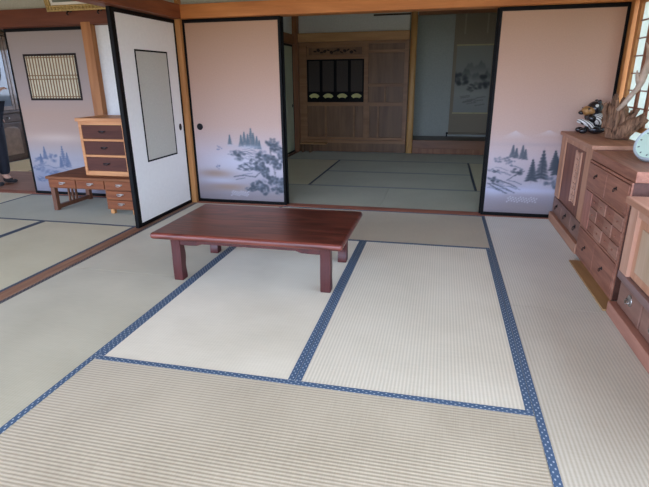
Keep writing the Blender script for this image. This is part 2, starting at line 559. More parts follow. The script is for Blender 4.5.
# ------------------------------------------------------------------ painted sliding doors
class Canvas:
    def __init__(self, w, h, top=None, step=0.006, base=None):
        self.xs = np.linspace(0, w, int(w / step) + 1)
        zs = np.linspace(0, min(h, 0.95), int(min(h, 0.95) / step) + 1) if top is None else np.linspace(0, h, int(h / step) + 1)
        if top is None and h > 0.95:
            zs = np.concatenate([zs, np.linspace(0.95, h, 14)[1:]])
        self.zs = zs
        self.X, self.Z = np.meshgrid(self.xs, self.zs)
        self.c = np.zeros(self.X.shape + (3,))
        self.rs = np.random.RandomState(3)

    def mix(self, a, col):
        a = np.clip(a, 0, 1)[..., None]
        self.c = self.c * (1 - a) + np.array([x / 255 for x in col]) * a

    def vgrad(self, stops):
        z = [s[0] for s in stops]
        for i in range(3):
            self.c[..., i] = np.interp(self.Z, z, [s[1][i] / 255 for s in stops])

    def blob(self, x, z, rx, rz, col, al=1.0, rot=0.0, hard=1.0):
        dx, dz = self.X - x, self.Z - z
        c, s = math.cos(rot), math.sin(rot)
        u, v = (dx * c + dz * s) / rx, (-dx * s + dz * c) / rz
        d = u * u + v * v
        self.mix(al * np.exp(-d ** hard * 1.2), col)

    def fir(self, x, z, h, col, al=0.9):
        self.blob(x, z + h * 0.5, 0.008, h * 0.5, col, al * 0.8, 0, 2)
        n = 9
        for i in range(n):
            f = i / (n - 1)
            w = h * (0.20 * (1 - f) + 0.015)
            for s in (-1, 1):
                for q in range(2):
                    jx = self.rs.uniform(-0.15, 0.15) * w
                    self.blob(x + s * w * (0.35 + 0.4 * q) + jx, z + h * (0.06 + 0.9 * f) - w * 0.12 * q, w * 0.45 + 0.006, h * 0.035 + 0.004, col, al * self.rs.uniform(0.45, 0.95), -s * 0.35, 1.6)

    def clump(self, x, z, rx, rz, col, n=14, al=0.8):
        for i in range(n):
            a, r = self.rs.uniform(0, 2 * PI), math.sqrt(self.rs.uniform(0, 1))
            self.blob(x + rx * r * math.cos(a), z + rz * r * math.sin(a), rx * 0.32, rz * 0.30, col, al * self.rs.uniform(0.4, 1), self.rs.uniform(-0.7, 0.7), 1.8)

    def stroke(self, pts, wd, col, al=0.8):
        for (x0, z0), (x1, z1) in zip(pts, pts[1:]):
            n = max(2, int(math.hypot(x1 - x0, z1 - z0) / (wd * 0.9)))
            for i in range(n + 1):
                t = i / n
                self.blob(x0 + (x1 - x0) * t + self.rs.uniform(-1, 1) * wd * .3, z0 + (z1 - z0) * t + self.rs.uniform(-1, 1) * wd * .3, wd, wd * 0.7, col, al * 0.6, 0, 1.6)

    def mesh(self, name, mat, parent, loc, thick=0.004):
        nz, nx = self.X.shape
        vs = np.stack([self.X, np.zeros_like(self.X), self.Z], -1).reshape(-1, 3)
        idx = np.arange(nz * nx).reshape(nz, nx)
        q = np.stack([idx[:-1, :-1], idx[:-1, 1:], idx[1:, 1:], idx[1:, :-1]], -1).reshape(-1, 4)
        # a back sheet gives the panel its thickness
        w, h = self.xs[-1], self.zs[-1]
        bv = np.array([[0, 0, 0], [w, 0, 0], [w, 0, h], [0, 0, h], [0, thick, 0], [w, thick, 0], [w, thick, h], [0, thick, h]], float)
        k = len(vs)
        vs = np.concatenate([vs, bv])
        extra = [(5, 4, 7, 6), (0, 4, 5, 1), (2, 6, 7, 3), (1, 5, 6, 2), (3, 7, 4, 0)]
        faces = q.tolist() + [tuple(k + i for i in f) for f in extra]
        me = bpy.data.meshes.new(name)
        me.from_pydata(vs.tolist(), [], faces)
        col = np.concatenate([self.c.reshape(-1, 3), np.tile(self.c[-1, 0], (8, 1))])
        cl = np.where(col <= 0.04045, col / 12.92, ((col + 0.055) / 1.055) ** 2.4)
        at = me.color_attributes.new('paint', 'FLOAT_COLOR', 'POINT')
        at.data.foreach_set('color', np.concatenate([cl, np.ones((len(cl), 1))], 1).astype(np.float32).ravel())
        me.materials.append(mat)
        ob = bpy.data.objects.new(name, me)
        C.objects.link(ob)
        ob.parent = parent
        ob.location = loc
        return ob


def door_frame(w, h, t, parent, f=0.023, mat=None, near=None):
    """lacquered frame: origin at the bottom middle of the door, front towards -y"""
    b = MB()
    g = near or f
    b.box(-w / 2, -w / 2 + g, 0, t, 0, h).box(w / 2 - f, w / 2, 0, t, 0, h)
    b.box(-w / 2 + g, w / 2 - f, 0, t, 0, f * 1.35).box(-w / 2 + g, w / 2 - f, 0, t, h - f * 1.35, h)
    return b.obj('frame', mat or m_black, parent, bevel=0.003)


def pull(parent, x, z, y=0.0, r=0.032, oval=1.0):
    b = MB()
    b.lathe([(r, 0), (r * 1.02, 0.002), (r * 0.85, 0.0042), (r * 0.72, 0.0035), (r * 0.65, 0.0012)], (0, 0, 0), (0, -1, 0), 24)
    o = b.obj('door_pull', m_iron, parent, (x, y, z))
    o.scale = (1, 1, oval)
    return o


DH = H - 0.004
DW = 0.965
Z0 = 0.0065


def painted_door(name, label, x, y, cv, DH=DH):
    t = thing(name, label, 'sliding door', (x, y, Z0), 0)
    door_frame(DW, DH, 0.03, t)
    cv.mesh('painted_panel', m_paint, t, (-DW / 2 + 0.0185, 0.004, 0.028), 0.022)
    return t


pw, ph = DW - 0.037, DH - 0.056
PINK = [(0.0, (128, 119, 124)), (0.08, (146, 140, 150)), (0.3, (184, 176, 186)), (0.5, (196, 180, 184)), (0.75, (200, 168, 154)), (1.2, (198, 160, 138)), (1.75, (190, 152, 124))]
INK = (60, 70, 82)
INK2 = (92, 102, 118)
# door behind the low table
cv = Canvas(pw, ph)
cv.vgrad(PINK)
cv.blob(.20, .275, .2, .045, (158, 132, 116), .9); cv.blob(.34, .135, .24, .04, (158, 132, 116), .85); cv.blob(.1, .1, .2, .05, (150, 132, 126), .6)
cv.blob(.42, .4, .3, .10, (200, 202, 218), .6); cv.blob(.5, .03, .6, .035, (140, 130, 134), .7); cv.blob(.85, .06, .3, .05, (140, 128, 128), .6); cv.blob(.25, .2, .2, .03, (190, 190, 206), .7)
for fx, fz, fh in ((.5, .55, .11), (.535, .56, .13), (.57, .55, .12), (.605, .555, .17), (.63, .54, .14), (.665, .53, .12), (.69, .53, .08), (.38, .57, .09)):
    cv.fir(fx, fz, fh, (84, 100, 112), .75)
cv.blob(.58, .545, .14, .022, (170, 176, 190), .75); cv.blob(.38, .56, .04, .012, (180, 178, 190), .6)
cv.clump(.26, .53, .03, .025, (112, 118, 146), 10, .7)
cv.clump(.235, .335, .025, .03, (112, 118, 146), 10, .7)
cv.clump(.465, .455, .075, .05, INK, 20, .6); cv.clump(.39, .485, .05, .02, INK2, 10, .6)
for i in range(18):
    x0, z0 = cv.rs.uniform(.45, .6), cv.rs.uniform(.28, .52)
    cv.stroke([(x0, z0), (x0 + .07, z0 + .012), (x0 + .14, z0 - .015)], .006, INK2, .45)
cv.clump(.53, .345, .10, .03, INK, 18, .6); cv.clump(.61, .40, .05, .03, INK, 10, .6); cv.clump(.64, .36, .05, .02, INK2, 10, .6)
cv.stroke([(.40, .245), (.5, .26), (.63, .25), (.7, .31)], .010, INK, .7); cv.stroke([(.42, .215), (.52, .235)], .007, INK, .6); cv.stroke([(.5, .27), (.6, .285)], .007, INK2, .6)
cv.stroke([(.86, .1), (.84, .3), (.8, .5), (.82, .6)], .012, (78, 80, 86), .6)
for cx, cz, rx, rz in ((.82, .585, .06, .045), (.86, .53, .06, .035), (.71, .46, .06, .045), (.8, .42, .06, .045), (.68, .36, .06, .05), (.73, .31, .05, .05), (.88, .38, .05, .05), (.92, .47, .04, .05), (.78, .22, .06, .05), (.9, .2, .06, .05), (.66, .165, .07, .045), (.59, .125, .06, .03), (.72, .12, .05, .05), (.86, .12, .06, .04)):
    cv.clump(cx, cz, rx * 1.15, rz * 1.1, INK2, 12, .55)
    cv.clump(cx, cz, rx, rz, INK, 20, .8)
for i in range(26):
    cv.blob(.36 + .19 * i / 25, .05 + .05 * ((i * 7) % 11) / 11, .006, .006, (222, 225, 236), .8)
d = painted_door('painted_sliding_door', 'pinkish paper sliding door painted with dark pines in mist, left of the opening behind the low table', 0.0138 + DW / 2, 0.016, cv)
pull(d, -DW / 2 + 0.091, 0.765)
# door at the right
cv = Canvas(pw, ph)
cv.vgrad(PINK)
for px_, pz_, ph_, pw_ in ((.21, .735, .06, .11), (.48, .745, .045, .09)):
    up_ = np.clip((pz_ - cv.Z) / ph_, 0, 1.3)
    cone = np.exp(-((cv.X - px_) / (pw_ * (up_ + .06))) ** 4) * (cv.Z < pz_) * np.clip(1.25 - up_, 0, 1)
    cv.mix(.55 * cone, (214, 208, 216))
cv.blob(.4, .62, .4, .02, (176, 160, 164), .5)
cv.blob(.35, .215, .5, .04, (196, 200, 226), .8); cv.blob(.45, .06, .6, .05, (144, 132, 132), .7); cv.blob(.08, .2, .12, .05, (186, 190, 214), .6); cv.blob(.42, .26, .12, .03, (190, 192, 212), .6)
for fx, fz, fh in ((.205, .505, .105), (.235, .50, .085), (.285, .495, .115), (.31, .49, .085)):
    cv.fir(fx, fz, fh, (80, 88, 100), .9)
cv.clump(.09, .485, .04, .03, INK2, 10, .7); cv.clump(.15, .475, .04, .035, (84, 92, 106), 14, .7); cv.clump(.21, .455, .035, .025, INK2, 10, .6)
for fx, fz, fh in ((.38, .30, .19), (.46, .32, .25), (.555, .40, .17), (.575, .36, .16)):
    cv.fir(fx, fz, fh, INK, .95)
    cv.fir(fx + .008, fz, fh * .9, INK, .7)
cv.clump(.53, .31, .05, .045, INK2, 18, .7); cv.clump(.585, .29, .04, .05, INK2, 14, .7)
cv.clump(.26, .375, .05, .035, INK, 18, .75); cv.stroke([(.18, .3), (.25, .35), (.32, .385)], .008, INK, .7)
for i in range(22):
    x0, z0 = cv.rs.uniform(.0, .2), cv.rs.uniform(.22, .44)
    cv.stroke([(x0, z0), (x0 + .05, z0 - .006), (x0 + .11, z0 - .03)], .0065, INK2, .55)
cv.clump(.06, .30, .05, .035, INK, 16, .7); cv.clump(.06, .385, .05, .018, INK, 12, .6)
cv.stroke([(.02, .27), (.1, .22), (.19, .18)], .010, INK, .8); cv.stroke([(.08, .26), (.19, .22), (.25, .19)], .009, INK, .75); cv.stroke([(.12, .3), (.2, .27), (.27, .24)], .008, INK, .6)
for i in range(32):
    cv.blob(.20 + .25 * i / 31, .105 + .05 * ((i * 7) % 11) / 11, .006, .006, (222, 225, 236), .8)
painted_door('painted_sliding_door', 'pinkish paper sliding door painted with dark firs and snowy peaks, behind the bear figure and chest', 2.859 + DW / 2, 0.016, cv)
# their partners pushed behind them
for xx, lab in ((0.0138 + DW / 2 + 0.010, 'second sliding door pushed behind the pine painted door, only its dark edge showing'),
                (2.859 + DW / 2 - 0.014, 'second sliding door pushed behind the fir painted door at the right, only its dark edge showing')):
    cv = Canvas(pw, ph, step=0.05)
    cv.vgrad(PINK)
    painted_door('painted_sliding_door', lab, xx, 0.062, cv)
# left room door with a slatted window
cv = Canvas(pw, 1.724 - 0.056)
cv.vgrad([(0, (128, 124, 136)), (.12, (140, 138, 150)), (.4, (162, 156, 162)), (.62, (176, 150, 136)), (.85, (176, 148, 132)), (1.1, (164, 148, 142)), (1.75, (158, 146, 138))])
BL = (82, 96, 126)
cv.blob(.2, .2, .2, .08, (118, 128, 156), .6); cv.blob(.6, .3, .3, .06, (168, 166, 176), .6); cv.blob(.4, .6, .4, .05, (206, 186, 176), .6)
for fx, fz, fh in ((.43, .29, .22), (.48, .28, .16), (.39, .28, .12), (.2, .37, .13), (.14, .33, .09)):
    cv.fir(fx, fz, fh, BL, .8)
for cx, cz, rx, rz in ((.15, .35, .1, .04), (.08, .26, .08, .04), (.25, .22, .1, .03), (.14, .14, .1, .03), (.3, .38, .06, .05)):
    cv.clump(cx, cz, rx, rz, BL, 16, .6)
for i in range(8):
    x0, z0 = cv.rs.uniform(.02, .4), cv.rs.uniform(.1, .3)
    cv.stroke([(x0, z0), (x0 + .1, z0 + .01), (x0 + .2, z0 - .02)], .009, BL, .5)
d = painted_door('painted_sliding_door', 'painted sliding door with a slatted window and bluish trees, behind the writing desk', -1.528, 0.016, cv, 1.724)
gx0, gx1, gz0, gz1 = -1.828 + 1.528, -1.195 + 1.528, 1.025 - Z0, 1.485 - Z0
b = MB()
b.box(gx0, gx1, -0.004, 0.012, gz0, gz0 + .022).box(gx0, gx1, -0.004, 0.012, gz1 - .022, gz1)
b.box(gx0, gx0 + .02, -0.004, 0.012, gz0 + .022, gz1 - .022).box(gx1 - .02, gx1, -0.004, 0.012, gz0 + .022, gz1 - .022)
fr = b.obj('window_frame', m_darkbrown, d, bevel=0.002)
fr['label'] = 'dark frame of the slatted window'
MB().box(gx0 + .01, gx1 - .01, 0.0005, 0.0035, gz0 + .01, gz1 - .01).obj('window_paper', plain('straw paper', rgb(204, 197, 170), 0.7, var=.04), fr)
b = MB()
for i in range(17):
    xx = gx0 + .02 + (gx1 - gx0 - .04) * (i + .5) / 17
    b.box(xx - .006, xx + .006, -0.003, 0.0005, gz0 + .022, gz1 - .022)
for f in (.08, .46, .54, .92):
    zz = gz0 + (gz1 - gz0) * f
    b.box(gx0 + .02, gx1 - .02, -0.0035, 0.0003, zz - .005, zz + .005)
b.obj('slats', wood('slat wood', rgb(112, 84, 56), rgb(140, 108, 74), 'z', .5), fr)

# white door in the sill between the rooms
d = thing('white_sliding_door', 'white sliding door with a beige inset panel and black frame, standing in the left sill', 'sliding door', (-0.03, -0.52, 0.0055), PI / 2)
door_frame(0.962, DH - 0.004, 0.034, d, 0.024, near=.054)
MB().box(-.44, .46, 0.004, 0.028, .03, DH - .03).obj('door_panel', m_whitep, d)
ix0, ix1, iz0, iz1 = -.223, .287, .53, 1.455
b = MB()
b.box(ix0, ix1, -0.0005, .006, iz0, iz0 + .014).box(ix0, ix1, -0.0005, .006, iz1 - .014, iz1)
b.box(ix0, ix0 + .014, -0.0005, .006, iz0 + .014, iz1 - .014).box(ix1 - .014, ix1, -0.0005, .006, iz0 + .014, iz1 - .014)
fr = b.obj('inset_border', m_black, d, bevel=.001)
MB().box(ix0 + .012, ix1 - .012, 0.002, 0.006, iz0 + .012, iz1 - .012).obj('inset_panel', m_insetp, fr)
pull(d, .398, .775, .004, .024, 1.35)

# pale door on the left wall of the back room
d = thing('pale_sliding_door', 'pale plain sliding door in the left wall of the dim back room', 'sliding door', (-0.03, 3.276, 0.0), PI / 2)
door_frame(1.04, H - 0.002, 0.03, d, 0.022)
MB().box(-.5, .5, 0.004, 0.026, .03, H - .035).obj('door_panel', m_palep, d)
pull(d, .44, .78, .004, .024, 1.2)
S('floor_back_left', m_sill, (-0.09, -0.001, 2.75, 3.799, -0.055, -0.0005))


# ------------------------------------------------------------------ low table
m_tt = wood('red brown tabletop', rgb(58, 20, 19), rgb(118, 58, 46), 'x', 0.34, 0.8, coat=.4, rings=True, bump=.02)
m_tl = wood('red brown table legs', rgb(58, 20, 20), rgb(84, 34, 30), 'z', 0.4, 0.8, coat=.15)
t = thing('low_table', 'low dark red brown lacquered wooden table on the tatami', 'table', (1.3575, -1.677, 0.0015))
b = MB()
b.box(-.6, .6, -.377, .377, .296, .337)
b.obj('tabletop', m_tt, t, bevel=.0195, seg=6)
b = MB()


def apron(x0, x1, n=24):
    pts = [(x0, .2955), (x1, .2955)]
    low = []
    for i in range(n + 1):
        f = i / n
        e_ = min(f, 1 - f)
        z = .238 if e_ < .12 else (.238 + .014 * min(1, (e_ - .12) / .04))
        low.append((x1 + (x0 - x1) * f, z))
    return pts + low


b.prism(apron(-.449, .449), -.286, -.264).prism(apron(-.449, .449), .264, .286)
b.prism(apron(-.23, .23), -.497, -.475, 'yz').prism(apron(-.23, .23), .475, .497, 'yz')
b.obj('apron', m_tl, t, bevel=.002)
for sx in (-1, 1):
    for sy in (-1, 1):
        out = []
        n = 20
        for i in range(n + 1):
            z = .2955 * i / n
            wob = .005 * math.sin(z / .2955 * 4.2 * PI + .8) + .004 * (z / .2955)
            out.append((.030 + wob * 1.0, z))
        for i in range(n, -1, -1):
            z = .2955 * i / n
            out.append((-.030 - .002 * math.sin(z / .2955 * 2 * PI), z))
        out = [(-sy * (a + .006) + sy * .267, z) for a, z in out]
        b = MB()
        b.prism(out, sx * .481 - .031, sx * .481 + .031, 'yz')
        b.obj('leg', m_tl, t, bevel=.004)


# ------------------------------------------------------------------ writing desk and little chest in the left room
m_desk = wood('desk wood', rgb(98, 54, 30), rgb(142, 88, 52), 'x', .7, .9)
m_deskd = wood('desk drawer wood', rgb(106, 54, 29), rgb(148, 86, 48), 'x', .7, .9)
m_deskleg = wood('desk leg wood', rgb(84, 50, 34), rgb(118, 76, 52), 'z', .45, .9)


def bail(parent, x, y, z, w=.055, mat=None):
    """drop handle on a face that looks to -y"""
    b = MB()
    b.tube([(-w / 2, 0, 0), (-w / 2, -.014, -.001), (-w * .3, -.018, -.009), (0, -.019, -.012), (w * .3, -.018, -.009), (w / 2, -.014, -.001), (w / 2, 0, 0)], .0034, 8)
    b.box(-w / 2 - .008, w / 2 + .008, -.003, 0, -.005, .005)
    return b.obj('handle', mat or m_silver, parent, (x, y, z))


t = thing('writing_desk', 'low reddish wooden writing desk with silver drawer handles in the left room', 'desk', (-.768, -.335, 0.0015))
b = MB(); b.box(-.485, .485, -.285, .285, .318, .345); b.obj('desktop', m_desk, t, bevel=.004)
b = MB()
b.box(-.47, -.455, -.268, .27, .23, .3175).box(-.455, .15, .25, .27, .23, .3175).box(-.455, .15, -.268, .25, .23, .237)
b.box(-.163, -.150, -.268, .25, .237, .3175)
b.box(.15, .165, -.268, .27, .045, .3175).box(.455, .47, -.268, .27, .045, .3175).box(.165, .455, .255, .27, .045, .3175).box(.165, .455, -.268, .255, .045, .055)
for z in (.137, .228):
    b.box(.165, .455, -.268, .255, z, z + .008)
b.obj('carcass', m_desk, t, bevel=.002)
for x0, x1, z0, z1 in ((-.453, -.165, .24, .315), (-.148, .148, .24, .315), (.167, .453, .238, .315), (.167, .453, .147, .226), (.167, .453, .057, .135)):
    d = MB().box(x0, x1, -.276, -.255, z0, z1).obj('drawer', m_deskd, t, bevel=.003)
    bail(d, (x0 + x1) / 2, -.276, (z0 + z1) / 2 + .008)
b = MB()
b.box(-.47, -.425, -.26, -.215, .0, .2295).box(-.47, -.425, .215, .26, .0, .2295).box(-.468, -.427, -.215, .215, .012, .05)
for y in (-.05, 0, .05):
    b.box(-.456, -.440, y - .011, y + .011, .05, .2295)
b.obj('side_frame', m_deskleg, t, bevel=.003)
for x in (.19, .43):
    for y in (-.24, .24):
        MB().box(x - .02, x + .02, y - .02, y + .02, 0, .0445).obj('foot', m_post, t, bevel=.003)

m_cf = wood('honey chest wood', rgb(176, 112, 66), rgb(210, 150, 98), 'x', .45, .8)
m_cd = wood('dark brown drawer front', rgb(66, 34, 28), rgb(94, 54, 42), 'x', .75, .8)
t = thing('small_chest', 'small honey coloured chest with three dark drawers, standing on the writing desk', 'chest of drawers', (-.638, -.30, 0.3473))
b = MB()
b.box(-.262, .262, -.215, .205, .51, .54)
b.box(-.245, -.215, -.2, .2, 0, .51).box(.215, .245, -.2, .2, 0, .51).box(-.215, .215, .185, .2, 0, .51)
for z0, z1 in ((0, .045), (.178, .20), (.327, .349), (.478, .51)):
    b.box(-.215, .215, -.2, .185, z0, z1)
b.obj('carcass', m_cf, t, bevel=.003)
for z0, z1 in ((.047, .176), (.202, .325), (.351, .476)):
    d = MB().box(-.213, .213, -.196, .15, z0, z1).obj('drawer', m_cd, t, bevel=.002)
    bail(d, 0, -.196, (z0 + z1) / 2 + .006, .055, m_iron)


# ------------------------------------------------------------------ cabinets along the right wall (faces look to -x)
m_k1 = wood('cabinet wood light', rgb(176, 122, 92), rgb(208, 158, 126), 'z', .5, .7)
m_k1y = wood('cabinet wood light lying', rgb(164, 114, 90), rgb(198, 150, 122), 'y', .5, .7)
m_k2 = wood('cabinet panel wood', rgb(112, 66, 50), rgb(148, 96, 76), 'z', .5, .8)
m_k3 = wood('chest wood mottled', rgb(120, 74, 58), rgb(166, 112, 90), 'y', .5, 1.5)
m_k3b = wood('chest wood paler', rgb(132, 84, 66), rgb(178, 124, 100), 'y', .5, 1.5)
m_k3d = wood('chest wood dark', rgb(70, 42, 34), rgb(98, 62, 50), 'y', .5, 1.2)
m_k3c = wood('chest wood greyer', rgb(134, 92, 76), rgb(178, 132, 110), 'y', .5, 1.5)
m_k4 = wood('drawer wood grey brown', rgb(116, 82, 70), rgb(150, 112, 96), 'y', .4, .9)
m_klat = wood('pale lattice wood', rgb(190, 142, 116), rgb(216, 172, 146), 'z', .5, .8)
m_kbase = wood('yellow base board', rgb(150, 116, 74), rgb(176, 140, 94), 'y', .45, .7)


def ring_pull(parent, x, y, z, mat=None, r=.016):
    """round back plate with a hanging ring, on a face looking to -x"""
    b = MB()
    b.lathe([(r, 0), (r, .002), (r * .4, .004), (.004, .012), (.001, .013)], (0, 0, 0), (-1, 0, 0), 16)
    pts = [(-.011 - .004 * math.sin(a / 2) ** 2, r * .95 * math.sin(a), -r * .85 + r * .95 * math.cos(a)) for a in [2 * PI * k / 16 for k in range(17)]]
    b.tube(pts, .0022, 6, cap=False)
    return b.obj('handle', mat or m_iron, parent, (x, y, z))


# far cabinet (origin at its back foot corner on the wall line)
t = thing('lattice_cabinet', 'light wooden cabinet with a lattice door, under the bear figure by the painted door', 'cabinet', (3.643, -.475, 0.0015))
b = MB()
b.box(-.199, .165, -.477, .472, .745, .774)
b.obj('top_board', m_k1y, t, bevel=.004)
b = MB()
b.box(-.165, .17, -.463, .463, .075, .7445)
b.obj('body', m_k2, t, bevel=.002)
b = MB()
b.box(-.182, -.1655, .32, .463, .222, .7445).box(-.182, -.1655, -.463, -.30, .222, .7445)
b.box(-.182, -.1655, -.30, .32, .705, .7445)
b.obj('front_frame', m_k1, t, bevel=.003)
dr = MB().box(-.172, -.1655, -.298, .318, .224, .703).obj('door', m_k2, t, bevel=.002)
b = MB()
for k in range(3):
    yy = -.16 + .05 * k
    b.box(-.181, -.1725, yy - .006, yy + .006, .30, .675)
for k in range(9):
    zz = .305 + .045 * k
    b.box(-.180, -.1725, -.175, -.045, zz - .005, zz + .005)
b.box(-.183, -.1725, -.19, -.175, .29, .685).box(-.183, -.1725, -.045, -.03, .29, .685)
b.obj('lattice', m_klat, dr)
for k in range(3):
    y1 = .463 - .309 * k
    d = MB().box(-.181, -.1655, y1 - .303, y1 - .004, .08, .215).obj('drawer', m_k4, t, bevel=.003)
    ring_pull(d, -.181, y1 - .155, .16)
b = MB()
b.box(-.203, .17, -.47, .468, 0, .0745)
b.obj('plinth', m_k1y, t, bevel=.003)

# middle chest of many drawers
t = thing('drawer_chest', 'reddish wooden chest of many small drawers under the round clock', 'chest of drawers', (3.63, -1.363, 0.0015))
b = MB(); b.box(-.178, .185, -.405, .405, .685, .7435); b.obj('top_board', m_k3b, t, bevel=.004)
b = MB()
b.box(-.177, .18, -.398, .398, .012, .6845)
b.obj('body', m_k3d, t, bevel=.002)
b = MB()
b.box(-.187, -.1775, -.398, -.38, .012, .6845).box(-.187, -.1775, .38, .398, .012, .6845)
for z in (.012, .225, .49, .670):
    b.box(-.187, -.1775, -.38, .38, z, z + .0145)
b.obj('front_frame', m_k3b, t, bevel=.002)
for k in range(2):
    y1 = .379 - .3795 * k
    d = MB().box(-.191, -.1775, y1 - .377, y1 - .002, .507, .668).obj('drawer', m_k3b, t, bevel=.003)
    ring_pull(d, -.191, y1 - .19, .61, r=.011)
    d = MB().box(-.191, -.1775, y1 - .377, y1 - .002, .029, .223).obj('drawer', m_k3, t, bevel=.003)
    ring_pull(d, -.191, y1 - .19, .125, r=.011)
d = MB().box(-.191, -.1775, .225, .377, .242, .488).obj('cupboard_door', wood('red door wood', rgb(150, 92, 76), rgb(184, 126, 106), 'z', .42, .8), t, bevel=.003)
for r_ in range(3):
    for c_ in range(4):
        y1 = .222 - .15 * c_
        z0 = .242 + .0823 * r_
        q = .1885 + .003 * ((r_ + c_) % 2)
        d = MB().box(-q, -.1775, y1 - .147, y1 - .002, z0 + .001, z0 + .0805).obj('drawer', m_k3c if (r_ + c_) % 2 else m_k3, t, bevel=.004)
        b = MB(); b.ball((0, 0, 0), (.005, .006, .006), 10)
        b.obj('knob', m_k3, d, (-q - .003, y1 - .075, z0 + .04))
b = MB(); b.box(-.258, -.179, -.525, .255, 0, .011); b.obj('base_board', m_kbase, t, bevel=.002)

# near cabinet
t = thing('paneled_cabinet', 'light wooden cabinet nearest the viewer, cut off by the right picture edge', 'cabinet', (3.62, -2.55, 0.0015))
b = MB(); b.box(-.232, .195, -.68, .68, .605, .638); b.obj('top_board', m_k1y, t, bevel=.004)
b = MB(); b.box(-.185, .185, -.64, .64, .07, .6045); b.obj('body', m_k2, t, bevel=.002)
b = MB()
b.box(-.215, -.1855, .54, .64, .225, .6045).box(-.215, -.1855, -.64, -.54, .225, .6045).box(-.212, -.1855, -.05, .05, .225, .6045)
b.box(-.212, -.1855, -.54, .54, .565, .6045)
b.obj('front_frame', wood('cabinet stile wood', rgb(186, 136, 110), rgb(214, 170, 144), 'z', .42, .7), t, bevel=.003)
MB().box(-.218, -.1855, -.64, .64, .215, .2545).obj('rail', wood('grey brown rail', rgb(110, 84, 80), rgb(146, 118, 112), 'y', .3, .8), t, bevel=.003)
for y0, y1 in ((-.538, -.052), (.052, .538)):
    dd = MB()
    dd.box(-.197, -.1855, y0, y1, .257, .563)
    d = dd.obj('door', m_k1, t, bevel=.002)
    MB().box(-.2015, -.1975, y0 + .05, y1 - .05, .30, .52).obj('door_panel', wood('pale panel wood', rgb(176, 146, 116), rgb(204, 176, 148), 'z', .45, .7), d, bevel=.002)
for k in range(4):
    y1 = .62 - .31 * k
    d = MB().box(-.203, -.1855, y1 - .298, y1 - .004, .076, .212).obj('drawer', m_k4, t, bevel=.003)
    b = MB()
    b.lathe([(.03, 0), (.03, .002), (.024, .004), (.012, .004)], (0, 0, 0), (-1, 0, 0), 20)
    b.tube([(-.004, .022, .004), (-.014, .02, -.006), (-.018, 0, -.014), (-.014, -.02, -.006), (-.004, -.022, .004)], .004, 8)
    b.obj('handle', m_silver, d, (-.203, y1 - .155, .155))
b = MB(); b.box(-.235, .185, -.65, .65, 0, .0695); b.obj('plinth', wood('rosy plinth wood', rgb(150, 98, 80), rgb(180, 128, 108), 'y', .42, .7), t, bevel=.003)


# ------------------------------------------------------------------ bear figure, driftwood, antler, clock
CT = .7773
BX, BY = 3.635, -.155
m_bk = plain('black glaze', rgb(26, 28, 34), .22, var=.1, coat=.4)
m_tan = plain('tan carved wood', rgb(164, 120, 70), .45, var=.15, vscale=60)
m_wh = plain('white paint', rgb(228, 228, 222), .4, var=.03)
R = Matrix.Rotation
t = thing('bear_figure', 'small carved black bear figure with tan face and white stripes, on the lattice cabinet', 'figurine', (BX - .004, BY, CT), 0)
t.scale = (1.08, 1.08, 1.02)
# sits facing left (-x), a little towards the viewer
b = MB()
b.ball((.02, .0, .085), (.062, .058, .085), 24)
b.ball((.008, -.005, .188), (.058, .056, .058), 24)
b.ball((.022, -.04, .238), (.016, .012, .018), 12).ball((.02, .035, .238), (.016, .012, .018), 12)
b.ball((.025, -.055, .032), (.06, .034, .032), 18).ball((.025, .055, .032), (.06, .034, .032), 18)
b.ball((-.065, -.052, .022), (.03, .022, .022), 14).ball((-.065, .05, .022), (.03, .022, .022), 14)
b.ball((-.012, -.055, .115), (.034, .022, .024), 14, R(.5, 3, 'Y')).ball((-.012, .055, .115), (.034, .022, .024), 14, R(.5, 3, 'Y'))
b.obj('body', m_bk, t, recalc=True)
b = MB()
b.ball((-.048, -.016, .172), (.040, .042, .036), 20).ball((-.024, -.040, .174), (.034, .022, .028), 16)
f = b.obj('face', m_tan, t)
MB().ball((-.086, -.020, .158), (.022, .020, .016), 16).obj('nose', m_bk, f)
MB().ball((-.046, -.056, .188), (.008, .005, .007), 10).obj('eye', m_bk, f)
MB().ball((-.072, .02, .192), (.006, .006, .006), 10).obj('eye', m_bk, f)
MB().ball((.004, -.057, .212), (.012, .006, .012), 12).obj('painted_highlight', m_wh, t)  # white dab paints in the highlight on the head
# striped vest and the striped fish held before it
k = N('black and white stripes')
wv = k.n('ShaderNodeTexWave', i_Scale=26.0)
wv.bands_direction = 'DIAGONAL'
k.l(k.coord(), wv.inputs['Vector'])
k.l(k.ramp(wv.outputs['Fac'], [(.20, rgb(30, 30, 34)), (.28, rgb(228, 228, 224))]), k.b.inputs['Base Color'])
set_in(k.b, Roughness=.4)
b = MB()
b.ball((.032, -.018, .108), (.058, .060, .050), 24)
b.obj('striped_vest', k.m, t)
b = MB()
b.tube([(-.115, -.052, .098), (-.095, -.058, .096), (-.06, -.064, .086), (-.025, -.066, .070), (-.008, -.066, .045), (-.008, -.066, .028)], [(.010, .006), (.017, .012), (.021, .014), (.021, .014), (.018, .012), (.012, .009)], 12)
b.obj('striped_fish', k.m, t)

# driftwood stump
m_drift = wood('weathered driftwood', rgb(62, 42, 32), rgb(184, 142, 112), 'z', .8, 2.2, bump=.9)
t = thing('driftwood_stump', 'jagged brown driftwood root stump between the bear figure and the clock', 'driftwood', (3.728, -.52, CT), 0)
t.scale = (.92, 1, 1)
rs = random.Random(11)


